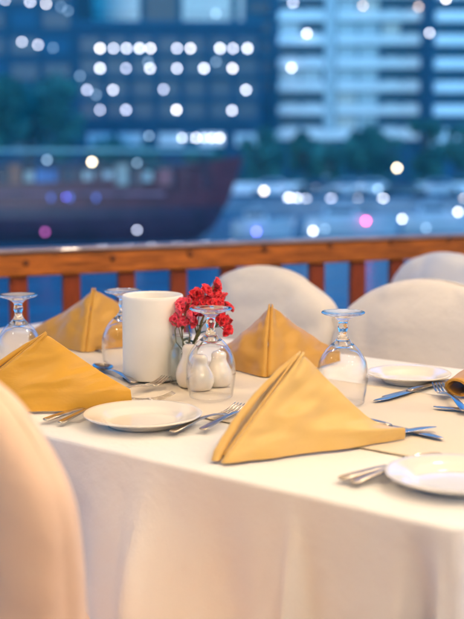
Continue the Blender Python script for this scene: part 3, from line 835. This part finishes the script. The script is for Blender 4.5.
y = 205; s = y / FPX
nb = tag(empty('narrow_block', ((266 - 232) * s, y, 0)), 'narrow blue grey block filling the gap beside the banded tower', 'building')
MB().box(-4, 0, ZG, 4, 18, 58).build('wall', B['mid'], nb)
for k in range(16): MB().box(-3, -.12, 2 + k * 3.4, 3, -.004, 3.6 + k * 3.4).build('window', B['glass'], nb)
# a wide low range of buildings closing the view on both sides
for (x0, x1, yy, zt, lab) in ((-190, -62, 190, 30, 'long low block far along the bank, beyond the office tower'), (44, 180, 200, 34, 'long low block far along the bank, beyond the banded towers')):
    c = empty('bank_building', ((x0 + x1) / 2, yy, 0)); tag(c, lab, 'building'); hw_ = (x1 - x0) / 2
    MB().box(-hw_, 0, ZG, hw_, 20, zt).build('wall', B['mid'], c)
    for k in range(6): MB().box(-hw_ + 1, -.4, 2 + k * 4.6, hw_ - 1, -.004, 3.2 + k * 4.6).build('balcony', B['pale'], c)

# ---- trees
def tree(x, y, h, rx, label, m, seed, n=1500, leaf=.35, cz=.62, group='trees on the far bank'):
    rnd = random.Random(seed)
    root = tag(empty('tree', (x, y, ZG)), label, 'tree', group)
    mb = MB(); mb.tube([(0, 0, 0), (.1, 0, h * .25), (-.05, .1, h * .5), (0, 0, h * .8)], [h * .035, h * .028, h * .02, h * .008], 8)
    cl_ = []
    for k in range(14):
        a = rnd.uniform(0, 6.28); rr = rnd.uniform(.2, .85); zz = h * (cz + rnd.uniform(-.28, .32))
        c = Vector((math.cos(a) * rx * rr, math.sin(a) * rx * rr, zz)); cl_.append((c, rnd.uniform(.25, .45) * rx))
        mb.tube([(0, 0, h * .3 + rnd.uniform(0, h * .2)), c * .55 + Vector((0, 0, zz * .3)), c], [h * .014, h * .009, h * .003], 5)
    mb.build('trunk', B['trunk'], root, True)
    v = []; f = []
    for k in range(n):
        c, r_ = cl_[rnd.randrange(len(cl_))]
        d = Vector((rnd.gauss(0, 1), rnd.gauss(0, 1), rnd.gauss(0, .8))).normalized() * r_ * (rnd.random() ** .4)
        p = c + d; a = Vector((rnd.gauss(0, 1), rnd.gauss(0, 1), rnd.gauss(0, 1))).normalized() * leaf; b_ = a.orthogonal().normalized() * leaf * .6
        i = len(v); v += [p - a, p + b_, p + a, p - b_]; f.append((i, i + 1, i + 2, i + 3))
    obj('crown', v, f, m, root, False)
sq = QY / FPX
def tx(px, y): return (px - 232) * y / FPX
tree(tx(30, 118), 118, 11.0, 5.2, 'large tree with a broad crown standing before the office tower', B['crown'], 3, 3000, .36, .6)
tree(tx(-22, 112), 112, 11, 5.0, 'medium tree beside the large one, at the frame edge', B['crown2'], 4, 3500, .4, .6)
tree(tx(118, 122), 122, 4.6, 3.6, 'low tree before the dark block with lamps', B['crown2'], 5, 1800, .35, .6)
tree(tx(150, 126), 126, 4.2, 2.6, 'small tree between the dark block and the moored dhow bow', B['crown'], 6, 1600, .35, .6)
for k, (px, h, rx, lab) in enumerate(((206, 3.9, 2.0, 'small tree left of the banded tower'), (262, 5.6, 2.6, 'small tree at the near corner of the banded tower'), (304, 6.2, 1.9, 'round dark tree under the narrow balconies'),
        (332, 5.0, 2.0, 'low tree between the two dark round trees'), (360, 6.4, 2.4, 'round dark tree under the middle of the banded tower'), (384, 5.4, 2.0, 'low pale tree behind the warm street lamp'),
        (424, 6.6, 2.2, 'round dark tree between the two banded towers'), (456, 6.2, 2.0, 'dark tree at the frame edge before the second banded tower'))):
    tree(tx(px, 108 + (k % 3) * 3), 108 + (k % 3) * 3, h, rx, lab, B['crown2' if k % 2 == 0 else 'crown'], 20 + k, 1500, .28, .62)
# hedge-like band of shrubs behind the road is countable: separate rounded shrubs
for k in range(22):
    px = -20 + k * 24
    rnd = random.Random(50 + k); v = []; f = []
    for q in range(260):
        d = Vector((rnd.gauss(0, 1), rnd.gauss(0, 1), rnd.gauss(0, 1))).normalized() * rnd.random() ** .4
        p = Vector((d.x * 1.5, d.y * 1.0, .8 + d.z * .8)); a = Vector((rnd.gauss(0, 1), rnd.gauss(0, 1), rnd.gauss(0, 1))).normalized() * .24; b_ = a.orthogonal().normalized() * .15
        i = len(v); v += [p - a, p + b_, p + a, p - b_]; f.append((i, i + 1, i + 2, i + 3))
    o = obj('shrub', v, f, B['crown'], None, False, loc=(tx(px, 107), 107, ZG)); tag(o, 'dark rounded shrub in the row behind the far road', 'shrub', 'shrubs behind the far road')

# ---- lamps along the quay
def lamp_post(px, py, y, m, r_, label, group=None, zb=ZG):
    p = on_y(px, py, y); root = tag(empty('street_lamp', (p.x, y, zb)), label, 'street lamp', group)
    h = p.z - zb
    MB().tube([(0, 0, 0), (0, 0, .2), (0, 0, max(.25, h - r_ * .9))], [.12, .06, .05], 8).build('post', B['mid'], root, True)
    MB().lathe([(0, 0), (.16, 0), (.16, .1), (.06, .14), (0, .14)], 12).build('foot', B['mid'], root, True)
    lamp_part(root, m, (0, 0, h), r_ * 1.15, 'lamp_globe')
lamp_post(397, 168, 100, B['warm'], .17, 'tall street lamp with a warm yellow globe on the far bank')
GL = 'globe lamps along the quay'
for (px, py) in ((289, 200), (297, 201), (306, 202)): lamp_post(px, py - 1.5, QY + 2, B['wlamp'], .25, 'one of three low white globe lamps close together on the quay edge', GL)
lamp_post(331, 200.5, QY + 2, B['wlamp'], .27, 'low white globe lamp on the quay just beyond the close group of three', GL)
lamp_post(358, 201, QY + 2, B['wlamp'], .28, 'low white globe lamp on the quay above the pink light', GL)
lamp_post(383, 200, QY + 2, B['wlamp'], .27, 'low white globe lamp on the quay below the warm street lamp', GL)
lamp_post(417, 202, QY + 2, B['wlamp'], .24, 'low white globe lamp on the quay above the moored boats', GL)
lamp_post(464, 200, QY + 2, B['cream'], .22, 'low cream globe lamp on the quay at the frame edge', GL)
lamp_post(264, 191, QY + 4, B['cream'], .2, 'cream globe lamp on the quay, nearest the dhow bow')
lamp_post(378, 189, QY + 6, B['flamp'], .2, 'faint bluish globe lamp behind the quay')

# ---- parked cars behind the quay
carp = [(-2.15, .30), (-2.2, .55), (-2.1, .85), (-1.25, .98), (-.7, 1.42), (.65, 1.46), (1.35, 1.02), (2.05, .92), (2.2, .7), (2.2, .32)]
def car(x, y, m, label):
    root = tag(empty('parked_car', (x, y, ZG + .006)), label, 'car', 'cars parked behind the quay')
    v = []; hw_ = .86
    for sx, tuck in ((-1, 0), (1, 0)):
        for (a, z) in carp: v.append((a, sx * (hw_ - (.14 if z > 1.1 else 0)), z))
    n = len(carp); f = [(i, (i + 1) % n, n + (i + 1) % n, n + i) for i in range(n)] + [tuple(range(n - 1, -1, -1)), tuple(range(n, 2 * n))]
    o = obj('body', v, f, m, root, False); mod(o, 'BEVEL', width=.05, segments=2)
    for sx in (-1, 1):
        mb = MB().add([(-1.1, sx * .875, 1.0), (-.62, sx * .755, 1.36), (.58, sx * .755, 1.38), (1.15, sx * .875, 1.0)], [(0, 1, 2, 3)]); mb.build('side_window', B['glass'], root)
        for a in (-1.35, 1.35):
            wv = MB().lathe([(0, -.1), (.2, -.1), (.31, -.09), (.32, 0), (.31, .09), (.2, .1), (0, .1)], 20)
            wv.build('wheel', B['tyre'], root, True, loc=(a, sx * .8, .32), rot=(R(90), 0, 0))
    for sx in (-1, 1): MB().ball((2.18, sx * .6, .68), .1, n=5).build('headlight', B['white'], root, True)
M_c = [mat('white_car_paint', (.7, .7, .72), .3, coat=1), mat('dark_car_paint', (.03, .035, .05), .3, coat=1), mat('silver_car_paint', (.42, .44, .48), .3, coat=1)]
for k, px in enumerate((272, 318, 346, 370, 400, 436)):
    car(tx(px, QY + 11), QY + 11, M_c[k % 3], ('white', 'dark', 'silver')[k % 3] + ' car parked on the far road, ' + ('nearest the dhow bow', 'behind the close globe lamps', 'below the middle of the banded tower', 'beside the warm street lamp', 'behind the moored boats', 'nearest the frame edge')[k])

# ---- small moored boats
def motor_boat(px, wpx, y, m, label, cat='boat', hull_h=1.3, rz=0.0):
    s_ = y / FPX; L = wpx * s_; root = tag(empty('motor_boat', (tx(px, y), y, ZW), rz), label, cat, 'boats moored off the quay')
    v = []; n = 14; rows_ = [(0, .70), (hull_h * .5, .92), (hull_h, 1.0)]
    for i in range(n):
        q = i / (n - 1); x = -L / 2 + L * q; wd = 1.25 * (1 - max(0, (q - .45) / .55) ** 2.0) + .02
        for (z, k) in rows_: v.append((x + (z * .35 if q > .8 else 0), -wd * k, z + .25 * q ** 3 * (z > 0)))
        for (z, k) in reversed(rows_): v.append((x + (z * .35 if q > .8 else 0), wd * k, z + .25 * q ** 3 * (z > 0)))
    f = grid_faces(6, n, True); f += [tuple(range(5, -1, -1)), tuple((n - 1) * 6 + k for k in range(6))]
    obj('hull', v, f, m, root, False)
    mb = MB(); cx = -L * .1; mb.add([(cx - L * .2, -.8, hull_h), (cx - L * .18, -.65, hull_h + .6), (cx + L * .1, -.65, hull_h + .6), (cx + L * .22, -.8, hull_h),
                     (cx - L * .2, .8, hull_h), (cx - L * .18, .65, hull_h + .6), (cx + L * .1, .65, hull_h + .6), (cx + L * .22, .8, hull_h)],
                    [(3, 2, 1, 0), (4, 5, 6, 7), (0, 1, 5, 4), (1, 2, 6, 5), (2, 3, 7, 6), (0, 4, 7, 3)])
    mb.build('cabin', B['white'], root)
    MB().box(cx - L * .16, -.80, hull_h + .2, cx + L * .12, -.77, hull_h + .5).build('cabin_window', B['glass'], root)
    MB().tube([(cx, 0, hull_h + .55), (cx, 0, hull_h + 1.2)], .03, 6).build('mast', B['white'], root)
    return root
def boat_light(root, px, py, m, r_, name='lamp'):
    q = on_y(px, py, root.location.y - 1.6) - root.location
    MB().ball(q, r_ * .72, n=6).build(name, m, root, True)
b1 = motor_boat(350, 92, 68, B['white'], 'white motor boat moored below the quay lamps, beside the pink light', hull_h=1.0)
boat_light(b1, 366, 221, B['pink'], .14); boat_light(b1, 313, 231, B['wlamp'], .13)
b2 = motor_boat(440, 80, 70, B['white'], 'white motor boat moored at the frame edge, past the pink light', hull_h=1.05)
boat_light(b2, 402, 219, B['wlamp'], .12); boat_light(b2, 458, 212, B['wlamp'], .13); boat_light(b2, 426, 228, B['flamp'], .12)
b3 = motor_boat(262, 60, 66, B['white'], 'small pale motor boat moored just off the dhow bow', hull_h=.9)
boat_light(b3, 256.5, 231.5, B['violet'], .12); boat_light(b3, 325, 229, B['flamp'], .1)

# ---- the big wooden dhow
DY = 62.0; sD = DY / FPX
dh = tag(empty('wooden_dhow', (tx(100, DY), DY, ZW)), 'large dark red wooden dhow moored on the far side of the water', 'boat')
def DX(px): return (px - 100) * sD
def hull_loft(x0, x1, wmax, zfun, z0fun=lambda q: 0.0, n=30, tops=(0, .35, .7, 1.0), wk=(.55, .86, .98, 1.0)):
    v = []
    for i in range(n):
        q = i / (n - 1); wd = wmax * (1 - max(0, (q - .6) / .4) ** 2.4) * (1 - .25 * max(0, (.15 - q) / .15)) + .05
        a, b = z0fun(q), zfun(q)
        prow = []
        for t_, k in zip(tops, wk):
            z = a + (b - a) * t_; x = x0 + (x1 - x0) * q + (2.45 * (max(z, 0) / 4.5) ** .5 * smoothstep(.75, 1, q))
            prow.append((x, -wd * k, z))
        v += prow + [(x, -y_, z) for (x, y_, z) in reversed(prow)]
    m_ = len(tops) * 2; f = grid_faces(m_, n, True); f += [tuple(range(m_ - 1, -1, -1)), tuple((n - 1) * m_ + k for k in range(m_))]
    return v, f
zs = lambda q: 3.05 + .75 * (2 * q - 1) ** 2 + .75 * smoothstep(.8, 1, q)
v, f = hull_loft(DX(-330), DX(196), 2.6, lambda q: 1.9, n=30); obj('lower_hull', v, f, B['hull2'], dh, False)
v, f = hull_loft(DX(-330), DX(197.5), 2.66, zs, lambda q: 1.905, tops=(0, .4, .8, 1), wk=(.985, .99, 1.0, 1.0)); obj('upper_hull', v, f, B['hull'], dh, False)
mb = MB()
for k in range(40): x = DX(-320 + k * 13); mb.box(x - .03, -2.58, 3.1, x + .03, -2.52, 4.15)
mb.box(DX(-325), -2.6, 4.16, DX(200), -2.5, 4.26); mb.build('bulwark_rail', B['hull2'], dh)
MB().box(DX(-300), -1.9, 3.0, DX(150), 1.9, 3.9).build('deck_house', B['hull2'], dh)
MB().box(DX(-310), -2.35, 4.75, DX(215), 2.35, 4.9).build('deck_canopy', mat('faded_canopy', (.22, .34, .36), .8), dh)
for px in (-290, -220, -150, -80, -10, 60, 130, 205): MB().tube([(DX(px), -2.2, 3.0), (DX(px), -2.2, 4.75)], .06, 6).build('canopy_post', B['hull2'], dh)
for (a, b) in ((58, 61), (76, 79), (101, 104)):
    MB().box(DX(a), -2.70, EYE - ZW - (197.5 - 155) * sD, DX(b), -2.662, EYE - ZW - (193 - 155) * sD).build('lit_window', B['blue_led'], dh)
MB().box(DX(-300), -2.74, 2.55, DX(168), -2.665, 2.70).build('rub_rail', mat('weathered_rub_rail', (.24, .10, .13), .7, noise_scale=1, noise_amt=.4), dh)
for k, px in enumerate(range(-120, 150, 19)):
    MB().box(DX(px), -1.96, 3.25, DX(px + 9), -1.903, 3.75).build('window', (B['glass2'], B['glass'], B['curtain'])[k % 3], dh)
for (px, wd, h, cc) in ((18, 14, .8, (.30, .10, .06)), (44, 20, .55, (.10, .16, .34)), (120, 12, .9, (.35, .33, .30)), (160, 16, .6, (.28, .07, .08)), (-20, 18, .7, (.2, .25, .22))):
    MB().box(DX(px), -2.3, 3.05, DX(px + wd), -1.98, 3.3 + h).build('deck_locker', mat('deck_locker_paint', cc, .6), dh)
MB().tube([(DX(-60), 0, 3.5), (DX(-55), 0, 9.0)], [.16, .09], 10).build('mast', B['trunk'], dh, True)
for (px, py, m_, r_) in ((92, 162, 'warm', .12), (47, 160, 'flamp', .12), (137, 230, 'wlamp', .10), (45, 232, 'magenta', .14), (149, 136, 'flamp', .11), (137, 163, 'flamp', .10), (66, 197, 'violet', .05)):
    q = on_y(px, py, DY - 2.75 - (0 if py > 180 else .1)) - dh.location
    lamp_part(dh, B[m_], q, r_)
    if py == 136: MB().tube([(q.x, q.y + .1, 4.8), (q.x, q.y, q.z)], .03, 6).build('lamp_post', B['hull2'], dh)

# ---- dusk haze over the harbour
m = bpy.data.materials.new('dusk_haze'); m.use_nodes = True; n = m.node_tree
n.nodes.remove(n.nodes['Principled BSDF']); pv = n.nodes.new('ShaderNodeVolumePrincipled')
pv.inputs['Color'].default_value = (.18, .84, 1, 1); pv.inputs['Density'].default_value = HAZE
n.links.new(pv.outputs[0], n.nodes['Material Output'].inputs['Volume'])
tag(MB().box(-420, -60, ZW - 2.2, 420, 330, 80).build('haze', m), kind='stuff')
